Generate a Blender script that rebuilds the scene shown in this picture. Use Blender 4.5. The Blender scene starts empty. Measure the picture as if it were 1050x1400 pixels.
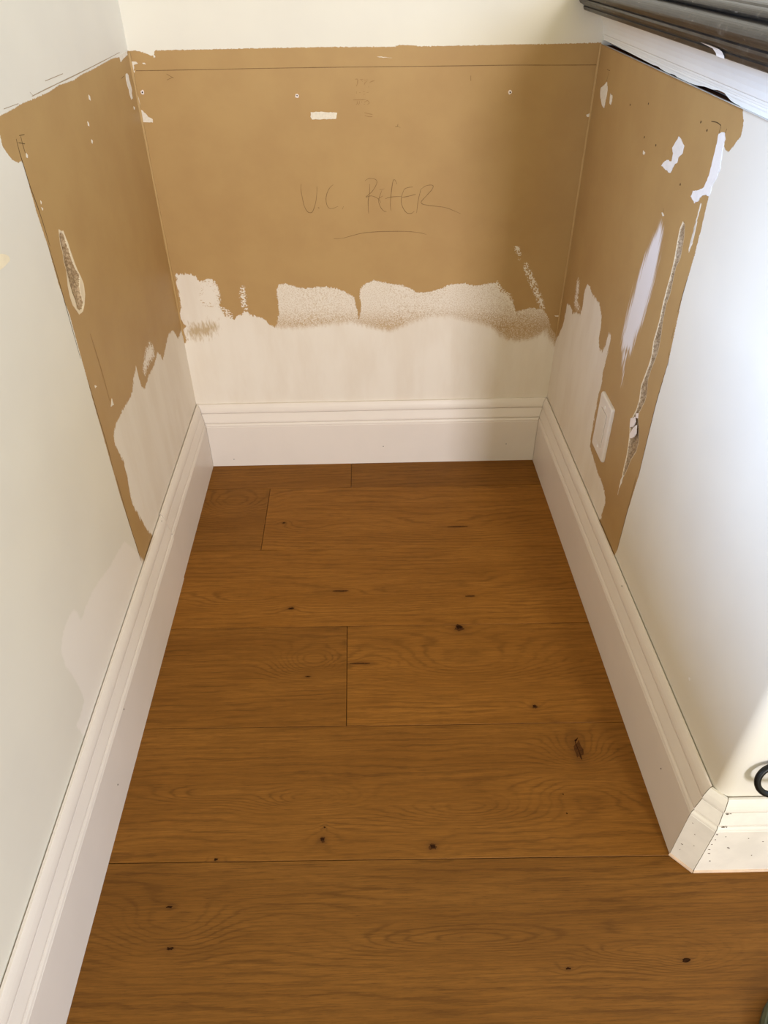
import bpy, bmesh, math, random
import numpy as np
from mathutils import Matrix, Vector

random.seed(7); rng = np.random.default_rng(7)
scene = bpy.context.scene
COL = scene.collection

# ------------------------------------------------------------------ camera
cam_data = bpy.data.cameras.new('camera')
cam = bpy.data.objects.new('camera', cam_data); COL.objects.link(cam)
cam_data.sensor_fit = 'HORIZONTAL'; cam_data.sensor_width = 36.0; cam_data.lens = 32.936
cam_data.clip_start = 0.02; cam_data.clip_end = 60
_r = Vector((0.9996064, -0.0240223, -0.0144895)); _u = Vector((0.0263684, 0.6282096, 0.7775972)); _f = Vector((0.0095772, 0.7776732, -0.6285957))
m = Matrix.Identity(4)
for i in range(3):
    m[i][0] = _r[i]; m[i][1] = _u[i]; m[i][2] = -_f[i]
m.translation = Vector((0.4474007, -1.5450431, 1.0631831))
cam.matrix_world = m
scene.camera = cam

# ------------------------------------------------------------------ light and exposure
vs = scene.view_settings
vs.view_transform = 'Standard'; vs.look = 'None'; vs.gamma = 1.0; vs.use_curve_mapping = False
vs.exposure = 0.0

world = bpy.data.worlds.new('room_ambient'); scene.world = world; world.use_nodes = True
bg = world.node_tree.nodes['Background']
bg.inputs['Color'].default_value = (1.0, 0.90, 0.56, 1); bg.inputs['Strength'].default_value = 1.06

def area(name, loc, target, sx, sy, power, col):
    d = bpy.data.lights.new(name, 'AREA'); d.shape = 'RECTANGLE'; d.size = sx; d.size_y = sy
    d.energy = power; d.color = col
    o = bpy.data.objects.new(name, d); COL.objects.link(o); o.location = loc
    dv = Vector(target) - Vector(loc)
    o.rotation_euler = dv.to_track_quat('-Z', 'Y').to_euler()
    return o
# daylight of the room's windows behind the photographer
area('window_light_key', (1.70, -5.2, 1.55), (0.45, 0, 0.6), 0.50, 1.5, 142, (0.90, 0.91, 1.0))
area('window_light_left', (-1.6, -3.15, 1.6), (0.0, -3.15, 1.6), 2.0, 0.9, 350, (0.43, 0.62, 1.0))
area('window_light_right', (3.6, -1.6, 2.0), (0, -0.8, 1.0), 1.5, 1.2, 45, (0.25, 0.50, 1.0))

# ------------------------------------------------------------------ measures (metres)
W = 0.879            # width of the niche, wall to wall
H = 0.9145           # height of the ochre paint / underside of the rail
BT, BH = 0.019, 0.177  # baseboard thickness and height
PW, SEAM1, SKEW = 0.2316, -0.1213, -0.0074   # floor plank width, first seam, skew of the planks
VC, VF = -1.044, -1.059   # where the right wall's rounded corner begins / its front face

def place(u, v, w):
    """niche coordinates (across, depth, up) -> world; the old walls are a degree out of square and plumb"""
    u = np.asarray(u, float); v = np.asarray(v, float); w = np.asarray(w, float)
    k = np.clip(u / W, 0, 1)
    x = u + (-0.01111 + 0.00142 * k) * v + (0.01341 - 0.00997 * k) * w
    y = v - 0.00967 * u
    return np.stack(np.broadcast_arrays(x, y, w), -1)

# outlines measured on each surface, 0.1 mm (left/right: depth, up; back: across, up; floor: across, depth)
TR = {
 'L_brown': [(2451,9122),(14,9177),(-463,9136),(-1085,9173),(-1698,9163),(-2268,9152),(-2908,9155),(-3285,9134),(-3927,9158),(-4354,9135),(-4822,9141),(-5002,9140),(-5336,9151),(-5670,9138),(-5976,9136),(-6110,9133),(-6201,8998),(-6202,8947),(-6230,8850),(-6161,8757),(-6082,8674),(-5941,8608),(-5822,8603),(-5815,8546),(-5840,8001),(-5802,7541),(-5822,7050),(-5762,6580),(-5794,5970),(-5828,5315),(-5851,4391),(-5876,3365),(-5824,1822),(-5810,1394),(1156,-1010),(1518,709)],
 'L_primer': [(1294,3743),(-95,3749),(-465,3729),(-582,3901),(-754,4066),(-1161,4139),(-1502,4047),(-1904,3937),(-2027,4136),(-2179,4222),(-2478,4145),(-3012,4156),(-3455,4080),(-3582,4305),(-3595,4639),(-3859,4555),(-4072,4424),(-4258,4379),(-4574,4413),(-4825,4415),(-5146,4416),(-5378,4369),(-5497,4205),(-5435,4017),(-5357,3838),(-5357,3659),(-5351,3446),(-5444,3195),(-5468,2884),(-5339,2525),(-5229,2228),(-5106,1882),(-4806,1560),(1156,-1010),(2378,201)],
 'L_dry': [[(-2517,4638),(-2315,4437),(-2375,4254),(-2880,4297),(-3220,4266),(-3290,4406),(-3061,4544),(-2819,4628)]],
 'L_patch': [(-6241,2703),(-6511,2764),(-7039,2856),(-7368,2966),(-7747,3065),(-8165,3090),(-8380,3051),(-8405,3217),(-8486,3379),(-8715,3428),(-8916,3404),(-9142,3267),(-9187,2963),(-9126,2671),(-9088,2400),(-9099,2128),(-9268,2072),(-9531,2099),(-9422,1571),(-4906,1454),(-5697,1728),(-5953,2264)],
 'L_torn': [(-5308,7623),(-5272,7612),(-5245,7582),(-5157,7558),(-5140,7474),(-5109,7383),(-5103,7263),(-5076,7097),(-5039,6961),(-4984,6841),(-4952,6714),(-5002,6579),(-5137,6464),(-5267,6414),(-5434,6436),(-5464,6491),(-5567,6642),(-5575,6782),(-5542,6916),(-5444,7096),(-5447,7215),(-5393,7337),(-5399,7431),(-5356,7531),(-5332,7586)],
 'L_hole': [(-5280,7564),(-5205,7546),(-5171,7501),(-5161,7388),(-5141,7264),(-5130,7104),(-5085,6978),(-5006,6862),(-5141,6736),(-5158,6603),(-5157,6511),(-5232,6452),(-5359,6472),(-5427,6533),(-5410,6640),(-5443,6779),(-5436,6936),(-5415,7085),(-5411,7214),(-5359,7325),(-5355,7428),(-5328,7522)],
 'L_chips': [[(-2756,8876),(-2706,8846),(-2716,8791),(-2775,8813)],[(-3089,8567),(-3043,8532),(-3060,8485),(-3103,8509)],[(-3109,8316),(-3057,8286),(-3100,8253),(-3132,8276)],[(-5643,8654),(-5608,8627),(-5635,8596),(-5672,8612)],[(-5626,8087),(-5606,8057),(-5639,8042)],[(-5658,8010),(-5616,7984),(-5651,7966)],[(-448,8868),(-351,8874),(-291,8829),(-294,8761),(-264,8667),(-246,8594),(-308,8542),(-305,8459),(-408,8461),(-446,8532),(-446,8612),(-488,8702),(-492,8796)],[(-344,8334),(-280,8313),(-318,8273),(-360,8295)],[(-635,9168),(-68,9185),(-90,9123),(-409,9101),(-611,9067)],[(-5101,4836),(-5091,4714),(-5232,4760)],[(-5612,5365),(-5544,5306),(-5625,5321)]],
 'L_lines': [[(-5803,8845),(-5819,8699),(-5815,8518),(-5806,8288),(-5753,7946),(-5741,7534)],[(-5654,8848),(-5664,8763),(-5662,8652)],[(-5692,8861),(-5528,8841)],[(-5765,8797),(-5592,8749)],[(-771,8839),(-587,8853)],[(-658,8738),(-587,8702)],[(-4970,9176),(-4313,9181),(-3240,9183),(-1957,9192),(-565,9208)],[(-4380,9269),(-3641,9263)],[(-5899,9182),(-5444,9167)],[(-4996,9226),(-4907,9167)],[(-5794,7583),(-5783,7151),(-5796,6845),(-5824,6198),(-5831,5929)],[(-5804,5552),(-5809,5046),(-5805,4361),(-5849,3907)],[(-5825,3765),(-5846,2856),(-5824,2207),(-5822,1844)],[(-5233,6040),(-5210,5702),(-5192,5267),(-5208,4851)]],
 'L_cream_spot': [(-7285,7932),(-7103,7895),(-6984,7829),(-6984,7777),(-7082,7768),(-7196,7766),(-7371,7787),(-7448,7889)],
 'B_brown': [(-324,9221),(-17,9182),(63,9174),(145,9177),(240,9159),(277,9144),(354,9123),(460,9075),(466,9045),(486,9058),(489,9101),(462,9141),(504,9174),(748,9175),(2376,9178),(3732,9176),(4967,9160),(4998,9190),(5338,9177),(5360,9161),(6900,9160),(7126,9164),(7943,9158),(8766,9164),(9030,9160),(11388,2572),(7943,1425),(-359,1616)],
 'B_primer': [(94,5030),(135,5037),(409,5032),(530,4969),(598,4874),(698,4872),(784,4911),(900,4895),(951,4800),(988,4692),(1001,4569),(940,4377),(977,4265),(1024,4123),(1057,4066),(1155,3992),(1262,3976),(1383,4059),(1503,4142),(1559,4155),(1631,4082),(1760,4023),(1893,3991),(1993,3903),(2065,3801),(2143,3755),(2254,3768),(2582,3732),(2924,3747),(3609,3822),(3950,3851),(4628,3657),(4885,3616),(5310,3805),(5849,3954),(6325,3926),(6843,3791),(7194,3676),(7566,3376),(7834,3296),(8260,3362),(8496,3540),(8732,3203),(9357,3001),(9762,504),(-704,753),(-4,3388),(93,3474),(50,3623),(44,3741),(114,3827),(31,3973),(3,4116),(88,4283)],
 'B_thin': [(2216,3768),(2307,4120),(2297,4409),(2297,4635),(2342,4756),(2508,4781),(2668,4727),(2936,4655),(3213,4694),(3540,4671),(3757,4605),(4027,4459),(4101,4142),(4133,3906),(4183,4082),(4169,4597),(4311,4761),(4530,4818),(4803,4741),(5132,4690),(5353,4601),(5465,4515),(5685,4522),(5905,4562),(6229,4690),(6557,4706),(6781,4646),(7106,4695),(7269,4714),(7344,4505),(7580,4359),(7557,4381),(7676,4201),(7768,4020),(8047,4104),(8398,4067),(8506,3914),(8641,3573),(8814,3397),(8791,2932),(8337,2942),(7416,3124),(6021,3073),(2531,3148)],
 'B_dry': [[(1503,4722),(1580,4747),(1600,4584),(1585,4364),(1586,4196),(1506,4170),(1452,4339),(1471,4560)],[(7825,5142),(7883,5127),(8002,4944),(8115,4716),(8225,4513),(8342,4277),(8409,4097),(8322,4099),(8231,4249),(8115,4486),(7970,4747),(7845,4975)],[(615,4847),(786,4924),(935,4868),(999,4678),(994,4376),(869,4267),(595,4245),(525,4469)],[(7267,4733),(7397,4558),(7611,4409),(7690,4201),(7566,4292),(7294,4444)],[(977,4265),(1181,4176),(1262,3976),(1099,3979)],[(7579,5499),(7664,5471),(7717,5362),(7708,5199),(7665,5336),(7601,5418)]],
 'B_lowthin': [(130,3913),(876,3955),(896,3723),(695,3491),(190,3472),(45,3594)],
 'B_chips': [[(3318,8130),(3485,8136),(3830,8114),(3818,8060),(3801,8006),(3333,8005),(3308,8056)],[(13,8216),(40,8226),(111,8161),(148,8107),(214,8074),(228,8053),(219,8010),(-1,8013)],[(3,8539),(21,8534),(34,8363),(25,8216),(5,8013),(-5,8067),(7,8269)],[(-13,8997),(49,9013),(118,9005),(143,8972),(97,8966),(60,8956),(59,8902),(13,8853),(10,8942),(-2,8967)],[(224,8983),(266,8986),(290,8963),(238,8966)],[(17,8873),(68,8862),(44,8832),(22,8843)],[(8700,7991),(8767,8019),(8805,8072),(8846,8059),(8865,7954),(8730,7957)],[(8666,3911),(8842,3901),(8843,3953),(8864,3892),(8847,3871),(8685,3886)],[(4621,9014),(4703,9009),(4908,8987),(4703,8998)],[(7593,5466),(7644,5491),(7703,5437),(7642,5407)]],
 'B_rings': [[(128,8519)],[(3075,8408)],[(7165,8402)],[(8792,8415)]],
 'B_pencil': [[(80,8864),(333,8863),(687,8862),(2338,8863),(3714,8860),(5092,8850),(6471,8843),(7161,8840),(8083,8825),(8821,8817)],[(643,8805),(764,8736)],[(633,8707),(757,8752)],[(6395,8685),(6401,8598)],[(4957,7851),(5005,7859),(5015,7901)],[(5005,7859),(5063,7837)]],
 'B_writing': [[(3029,6840),(3015,6744),(3030,6582),(3059,6417),(3114,6306),(3183,6278),(3234,6314),(3302,6478),(3338,6657),(3350,6792)],[(3337,6375),(3365,6375),(3357,6355)],[(3686,6818),(3610,6756),(3549,6654),(3522,6540),(3533,6431),(3575,6364),(3652,6356),(3766,6394)],[(3855,6336),(3882,6392)],[(4441,6814),(4431,6638),(4400,6475),(4406,6242)],[(4343,6880),(4419,6920),(4539,6911),(4590,6860),(4554,6764),(4466,6653),(4353,6567),(4465,6588),(4569,6554),(4638,6503),(4666,6444)],[(4640,6699),(4744,6722)],[(4692,6698),(4621,6504),(4654,6371),(4724,6286),(4784,6275)],[(4603,6520),(4709,6584)],[(4883,6280),(4865,6400),(4883,6629),(4917,6854),(4958,6885),(5004,6804)],[(4761,6527),(4883,6558),(5092,6567)],[(5153,6705),(5229,6736),(5333,6744)],[(5153,6705),(5109,6593),(5093,6462),(5136,6329),(5219,6234),(5307,6225),(5370,6265)],[(5092,6544),(5231,6565),(5398,6601)],[(5500,6699),(5449,6489),(5420,6230)],[(5500,6699),(5609,6765),(5740,6769),(5732,6695),(5615,6567),(5513,6455),(5550,6404),(5726,6371),(6009,6333),(6189,6270),(6352,6199)],[(3638,5735),(3837,5745),(4055,5797),(4272,5842),(4560,5864),(4919,5868),(5242,5858),(5494,5826),(5639,5788)]],
 'B_numbers': [[(4196,8658),(4244,8661),(4238,8593),(4215,8546)],[(4291,8657),(4347,8658)],[(4307,8653),(4342,8619)],[(4362,8645),(4442,8648)],[(4425,8621),(4385,8604),(4368,8564)],[(4565,8632),(4505,8619),(4465,8596)],[(4460,8549),(4447,8525)],[(4214,8464),(4220,8422)],[(4265,8442),(4297,8442)],[(4342,8453),(4378,8456)],[(4410,8440),(4450,8445)],[(4349,8413),(4381,8413)],[(4149,8323),(4290,8323),(4395,8324)],[(4227,8304),(4224,8262),(4207,8241)],[(4269,8303),(4264,8262),(4243,8237)],[(4314,8296),(4309,8268)],[(4358,8285),(4394,8291),(4419,8311),(4455,8279),(4454,8258),(4417,8245)],[(4353,8246),(4381,8249)],[(4357,8105),(4430,8088),(4520,8070)],[(4364,8055),(4446,8035),(4519,8034)]],
 'R_brown': [(3528,8821),(1320,9384),(-2920,9413),(-5616,9293),(-6089,9109),(-6106,9049),(-6202,8952),(-6241,8805),(-6176,8754),(-6124,8683),(-6027,8591),(-5907,8606),(-5796,8720),(-5870,8376),(-5817,8044),(-5838,7808),(-5873,7280),(-5840,7747),(-5856,7241),(-5831,6893),(-5817,6713),(-5925,5708),(-5888,4979),(-5949,3662),(-5884,2768),(-5882,1901),(-5778,1591),(-4004,1305),(557,1511)],
 'R_primer': [(615,2314),(-157,3517),(-325,3748),(-393,3929),(-415,4175),(-420,4352),(-618,4405),(-797,4394),(-943,4343),(-1130,4479),(-1457,4549),(-1516,4697),(-1497,4957),(-1513,5160),(-1604,5246),(-1791,5254),(-2021,5192),(-2278,5220),(-2506,5213),(-2712,5100),(-2809,4891),(-2820,4743),(-2864,4582),(-2978,4506),(-3169,4547),(-3233,4707),(-3251,4867),(-3301,4977),(-3432,5000),(-3453,4812),(-3413,4565),(-3403,4326),(-3440,3946),(-3409,3751),(-3427,3324),(-3446,2880),(-3516,2632),(-3961,2521),(-4277,2450),(-4448,2457),(-4701,2410),(-4870,2334),(-4877,2071),(-4866,1830),(-4611,1543),(-1621,742),(699,992)],
 'R_dry': [[(-876,5115),(-1045,5099),(-1115,4911),(-1129,4727),(-1463,4620),(-1059,4505),(-904,4608),(-902,4828),(-864,5003)]],
 'R_smear': [(-4443,7268),(-4514,7306),(-4618,7249),(-4691,7021),(-4747,6783),(-4736,6476),(-4724,6157),(-4664,5805),(-4557,5501),(-4517,5174),(-4353,5116),(-4053,5038),(-3956,5223),(-3947,5445),(-3978,5766),(-4028,6083),(-4098,6355),(-4172,6697),(-4310,7008)],
 'R_smear2': [(-4421,5216),(-4406,4936),(-4463,4541),(-4381,4448),(-4219,4793),(-4107,5064)],
 'R_crack': [(-5237,7538),(-5318,7529),(-5399,7389),(-5434,7232),(-5450,7101),(-5378,6953),(-5393,6763),(-5413,6589),(-5369,6384),(-5399,6129),(-5453,5957),(-5496,5737),(-5460,5514),(-5414,5364),(-5390,5158),(-5481,4922),(-5475,4807),(-5387,4572),(-5340,4474),(-5513,4297),(-5627,4130),(-5630,3937),(-5511,3681),(-5449,3405),(-5395,3234),(-5324,3209),(-5305,3408),(-5306,3616),(-5268,3795),(-5207,4005),(-5109,4190),(-5239,4507),(-5258,4705),(-5196,4942),(-5242,5145),(-5288,5341),(-5306,5520),(-5246,5740),(-5273,5994),(-5274,6152),(-5250,6373),(-5259,6602),(-5272,6790),(-5273,6934),(-5258,7069),(-5220,7264),(-5201,7427)],
 'R_flakes': [[(-5131,4276),(-5266,4372),(-5335,4329),(-5307,4215),(-5177,4110)],[(-5307,4177),(-5406,4301),(-5468,4172),(-5411,4063),(-5306,3980),(-5236,4024)],[(-5291,4468),(-5365,4512),(-5374,4424),(-5312,4400)]],
 'R_chips': [[(-405,8503),(-576,8565),(-720,8634),(-840,8525),(-819,8368),(-801,8229),(-606,8277),(-420,8407)],[(-1023,8505),(-1157,8487),(-1197,8406),(-1153,8335),(-1068,8348)],[(-4446,8463),(-4552,8446),(-4703,8390),(-4703,8298),(-4589,8218),(-4594,8155),(-4518,8126),(-4484,8060),(-4437,7984),(-4286,7982),(-4046,7994),(-4120,8070),(-4241,8120),(-4392,8120),(-4385,8231),(-4301,8293),(-4399,8392)],[(-5656,8729),(-5799,8767),(-5864,8707),(-5862,8597),(-5935,8391),(-5907,8271),(-5836,8152),(-5858,8099),(-5821,8039),(-5659,8003),(-5575,7944),(-5579,7915),(-5467,7854),(-5306,7895),(-5340,7972),(-5516,8027),(-5631,8101),(-5688,8248),(-5690,8335),(-5682,8532),(-5671,8655)],[(-3197,8023),(-3286,8017),(-3265,7978),(-3191,7980)],[(-4440,7443),(-4504,7444),(-4561,7422),(-4506,7410)],[(-5647,7902),(-5673,7900),(-5669,7506),(-5655,7272),(-5640,7333)],[(-5653,7677),(-5680,7675),(-5708,7389),(-5672,7261),(-5653,7403)],[(-5304,3087),(-5337,3191),(-5383,3251),(-5378,3087),(-5334,2890),(-5344,2786),(-5329,2941)]],
 'R_lines': [[(-599,8814),(-782,8818)],[(-737,8794),(-686,8637)],[(-5352,8809),(-5511,8826),(-5654,8816)],[(-5647,8815),(-5652,8734)],[(-5832,8813),(-5816,8765)],[(-4463,7502),(-4511,7464)],[(-5834,6981),(-5817,6713),(-5806,6456)],[(-5822,6221),(-5836,6057)],[(-5871,5860),(-5946,5679)],[(-5925,5708),(-5888,4979),(-5949,3662)],[(-5874,3582),(-5884,2768),(-5889,1936)]],
 'R_specks': [[(-3004,8646)],[(-5046,8750)],[(-5290,8695)],[(-3113,8198)],[(-3658,8193)],[(-2176,8501)],[(-4864,7935)],[(-9139,2372)]],
 'F_knots': [(2226,-2589,52,41),(2588,-5359,91,51),(5990,-5971,131,115),(7115,-7868,65,54),(7669,-8747,111,271),(3398,-10190,67,56),(3426,-9996,23,17),(5077,-10337,89,66),(1804,-10454,44,27),(6734,-11990,49,21),(8329,-11925,78,34),(1246,-11112,63,20),(1355,-11649,70,27),(3996,-6818,223,21),(3608,-4882,186,26),(6306,-2853,273,26),(3021,-7102,82,17),(7237,-9538,18,19),(7220,-9855,17,18),(6321,-5109,122,21)],
 'F_bumps': [(0.313,-0.9521,0.1056,0.0268,1.6),(0.5686,-0.9737,0.1267,0.0295,1.2),(0.1326,-1.1354,0.0925,0.0544,1.1),(0.095,-0.1849,0.1079,0.0703,1.6),(0.313,-0.676,0.0838,0.0512,1.8),(0.6049,-0.6889,0.2069,0.0746,1.8),(0.2788,-0.2742,0.1033,0.0368,0.6),(0.5878,-0.2839,0.2046,0.0467,0.7),(0.5059,-0.4967,0.3372,0.0379,0.8),(0.8374,-1.1856,0.0881,0.0257,1.2),(0.5445,-1.162,0.19,0.0197,1.3),(0.759,-0.9534,0.0933,0.048,-0.9),(0.7669,-0.8747,0.0615,0.0403,1.0),(0.1466,-0.9397,0.1067,0.0199,0.9),(0.1527,-0.5079,0.1228,0.0333,0.6),(0.7504,-1.1795,0.0788,0.0174,0.9)],
}

def P(key): return np.array(TR[key], float) * 1e-4
def PL(key): return [np.array(a, float) * 1e-4 for a in TR[key]]

# ------------------------------------------------------------------ helpers
def tag(o, label, cat, kind=None, group=None):
    o['label'] = label; o['category'] = cat
    if kind: o['kind'] = kind
    if group: o['group'] = group
    return o

def mesh_obj(name, verts, faces, mat, parent=None, smooth=False, local=False):
    verts = np.asarray(verts, float)
    me = bpy.data.meshes.new(name)
    c = np.zeros(3)
    if not local:
        c = (verts.min(0) + verts.max(0)) / 2; c[2] = verts[:, 2].min()
    me.from_pydata((verts - c).tolist(), [], [tuple(int(i) for i in f) for f in faces]); me.update()
    if smooth: me.polygons.foreach_set('use_smooth', [True] * len(me.polygons))
    o = bpy.data.objects.new(name, me); COL.objects.link(o)
    me.materials.append(mat)
    o.location = c
    if parent is not None:
        o.parent = parent; o.location = Vector(c) - parent.location
    return o

def empty(name, loc=(0, 0, 0)):
    o = bpy.data.objects.new(name, None); COL.objects.link(o); o.location = loc; o.empty_display_size = 0.05
    return o

def fix_normals(o):
    bm = bmesh.new(); bm.from_mesh(o.data); bmesh.ops.recalc_face_normals(bm, faces=bm.faces); bm.to_mesh(o.data); bm.free()

def sdf(poly, X, Y):
    """signed distance to a polygon, positive inside"""
    p = np.stack([X.ravel(), Y.ravel()], 1); n = len(poly)
    d2 = np.full(len(p), 1e9); ins = np.zeros(len(p), bool)
    for i in range(n):
        a = poly[i]; b = poly[(i + 1) % n]; e = b - a; L = e @ e
        if L < 1e-14: continue
        q = p - a; t = np.clip((q @ e) / L, 0, 1); r = q - t[:, None] * e
        d2 = np.minimum(d2, (r * r).sum(1))
        c = (a[1] > p[:, 1]) != (b[1] > p[:, 1])
        with np.errstate(divide='ignore', invalid='ignore'):
            xi = a[0] + (p[:, 1] - a[1]) / (b[1] - a[1] if b[1] != a[1] else 1e-12) * e[0]
        ins ^= c & (p[:, 0] < xi)
    s = np.sqrt(d2); s[~ins] *= -1
    return s.reshape(X.shape)

def sdf_many(polys, X, Y):
    r = np.full(X.shape, -1.0)
    for q in polys: r = np.maximum(r, sdf(q, X, Y))
    return r

def spans(*segs):
    """non-uniform samples: (start, stop, step) ..."""
    out = []
    for a, b, s in segs:
        n = max(1, int(round(abs(b - a) / s))); out += list(np.linspace(a, b, n, endpoint=False))
    out.append(segs[-1][1]); return np.array(out)

def vnoise(X, Y, seed=0):
    """smooth value noise"""
    r = np.random.default_rng(seed); G = r.random((64, 64))
    xi = np.floor(X).astype(int); yi = np.floor(Y).astype(int); fx = X - xi; fy = Y - yi
    fx = fx * fx * (3 - 2 * fx); fy = fy * fy * (3 - 2 * fy)
    g = lambda i, j: G[i % 64, j % 64]
    return (g(xi, yi) * (1 - fx) + g(xi + 1, yi) * fx) * (1 - fy) + (g(xi, yi + 1) * (1 - fx) + g(xi + 1, yi + 1) * fx) * fy

def grid_obj(name, XYZ, attrs, mat, flip=False, parent=None):
    n, k = XYZ.shape[:2]
    idx = np.arange(n * k).reshape(n, k)
    q = np.stack([idx[:-1, :-1], idx[1:, :-1], idx[1:, 1:], idx[:-1, 1:]], -1).reshape(-1, 4)
    if flip: q = q[:, ::-1]
    me = bpy.data.meshes.new(name)
    me.vertices.add(n * k); me.vertices.foreach_set('co', XYZ.reshape(-1).astype(np.float32))
    me.loops.add(q.size); me.loops.foreach_set('vertex_index', q.ravel().astype(np.int32))
    me.polygons.add(len(q)); me.polygons.foreach_set('loop_start', (np.arange(len(q)) * 4).astype(np.int32))
    me.polygons.foreach_set('use_smooth', np.ones(len(q), bool))
    me.update(calc_edges=True); me.validate()
    for a, v in attrs.items():
        at = me.attributes.new(a, 'FLOAT', 'POINT'); at.data.foreach_set('value', np.ascontiguousarray(v, np.float32).ravel())
    me.materials.append(mat)
    o = bpy.data.objects.new(name, me); COL.objects.link(o)
    if parent is not None: o.parent = parent
    return o

# ------------------------------------------------------------------ materials
def lin(r, g, b):
    f = lambda c: (c / 255 / 12.92) if c / 255 <= 0.04045 else ((c / 255 + 0.055) / 1.055) ** 2.4
    return (f(r), f(g), f(b), 1)

class NT:
    def __init__(s, name):
        s.m = bpy.data.materials.new(name); s.m.use_nodes = True; s.t = s.m.node_tree
        s.b = s.t.nodes['Principled BSDF']
    def n(s, typ, **kw):
        nd = s.t.nodes.new(typ)
        for k, v in kw.items(): setattr(nd, k, v)
        return nd
    def link(s, a, b): s.t.links.new(a, b)
    def setin(s, nd, i, v):
        if hasattr(v, 'is_linked'): s.link(v, nd.inputs[i])
        else: nd.inputs[i].default_value = v
    def math(s, op, a, b=0.0, c=None):
        nd = s.n('ShaderNodeMath', operation=op); s.setin(nd, 0, a); s.setin(nd, 1, b)
        if c is not None: s.setin(nd, 2, c)
        return nd.outputs[0]
    def ss(s, x, lo, hi, a=0.0, b=1.0):
        nd = s.n('ShaderNodeMapRange', interpolation_type='SMOOTHSTEP'); s.setin(nd, 0, x); s.setin(nd, 1, lo); s.setin(nd, 2, hi); s.setin(nd, 3, a); s.setin(nd, 4, b)
        return nd.outputs[0]
    def attr(s, name): return s.n('ShaderNodeAttribute', attribute_name=name).outputs['Fac']
    def coords(s, scale=(1, 1, 1), kind='Object'):
        if not hasattr(s, 'tc'): s.tc = s.n('ShaderNodeTexCoord')
        mp = s.n('ShaderNodeMapping'); s.link(s.tc.outputs[kind], mp.inputs[0]); mp.inputs['Scale'].default_value = scale
        return mp.outputs[0]
    def noise(s, vec, scale, detail=3.0, rough=0.5, dist=0.0):
        nd = s.n('ShaderNodeTexNoise'); s.link(vec, nd.inputs['Vector']); nd.inputs['Scale'].default_value = scale
        nd.inputs['Detail'].default_value = detail; nd.inputs['Roughness'].default_value = rough; nd.inputs['Distortion'].default_value = dist
        return nd.outputs['Fac']
    def mix(s, f, a, b):
        nd = s.n('ShaderNodeMix', data_type='RGBA'); s.setin(nd, 0, f); s.setin(nd, 6, a); s.setin(nd, 7, b)
        return nd.outputs[2]
    def mul(s, col, fac):
        nd = s.n('ShaderNodeMix', data_type='RGBA', blend_type='MULTIPLY'); nd.inputs[0].default_value = 1
        s.setin(nd, 6, col); s.setin(nd, 7, fac); return nd.outputs[2]
    def bump(s, h, strength, dist):
        nd = s.n('ShaderNodeBump'); nd.inputs['Strength'].default_value = strength; nd.inputs['Distance'].default_value = dist
        s.link(h, nd.inputs['Height']); s.link(nd.outputs[0], s.b.inputs['Normal'])
    def out(s, col=None, rough=None, spec=None, metal=None):
        for k, v in (('Base Color', col), ('Roughness', rough), ('Specular IOR Level', spec), ('Metallic', metal)):
            if v is not None: s.setin(s.b, k, v)
        return s.m

C_WHITE = lin(228, 222, 209); C_OCHRE = lin(179, 145, 95); C_PRIMER = lin(231, 222, 210)

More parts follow.
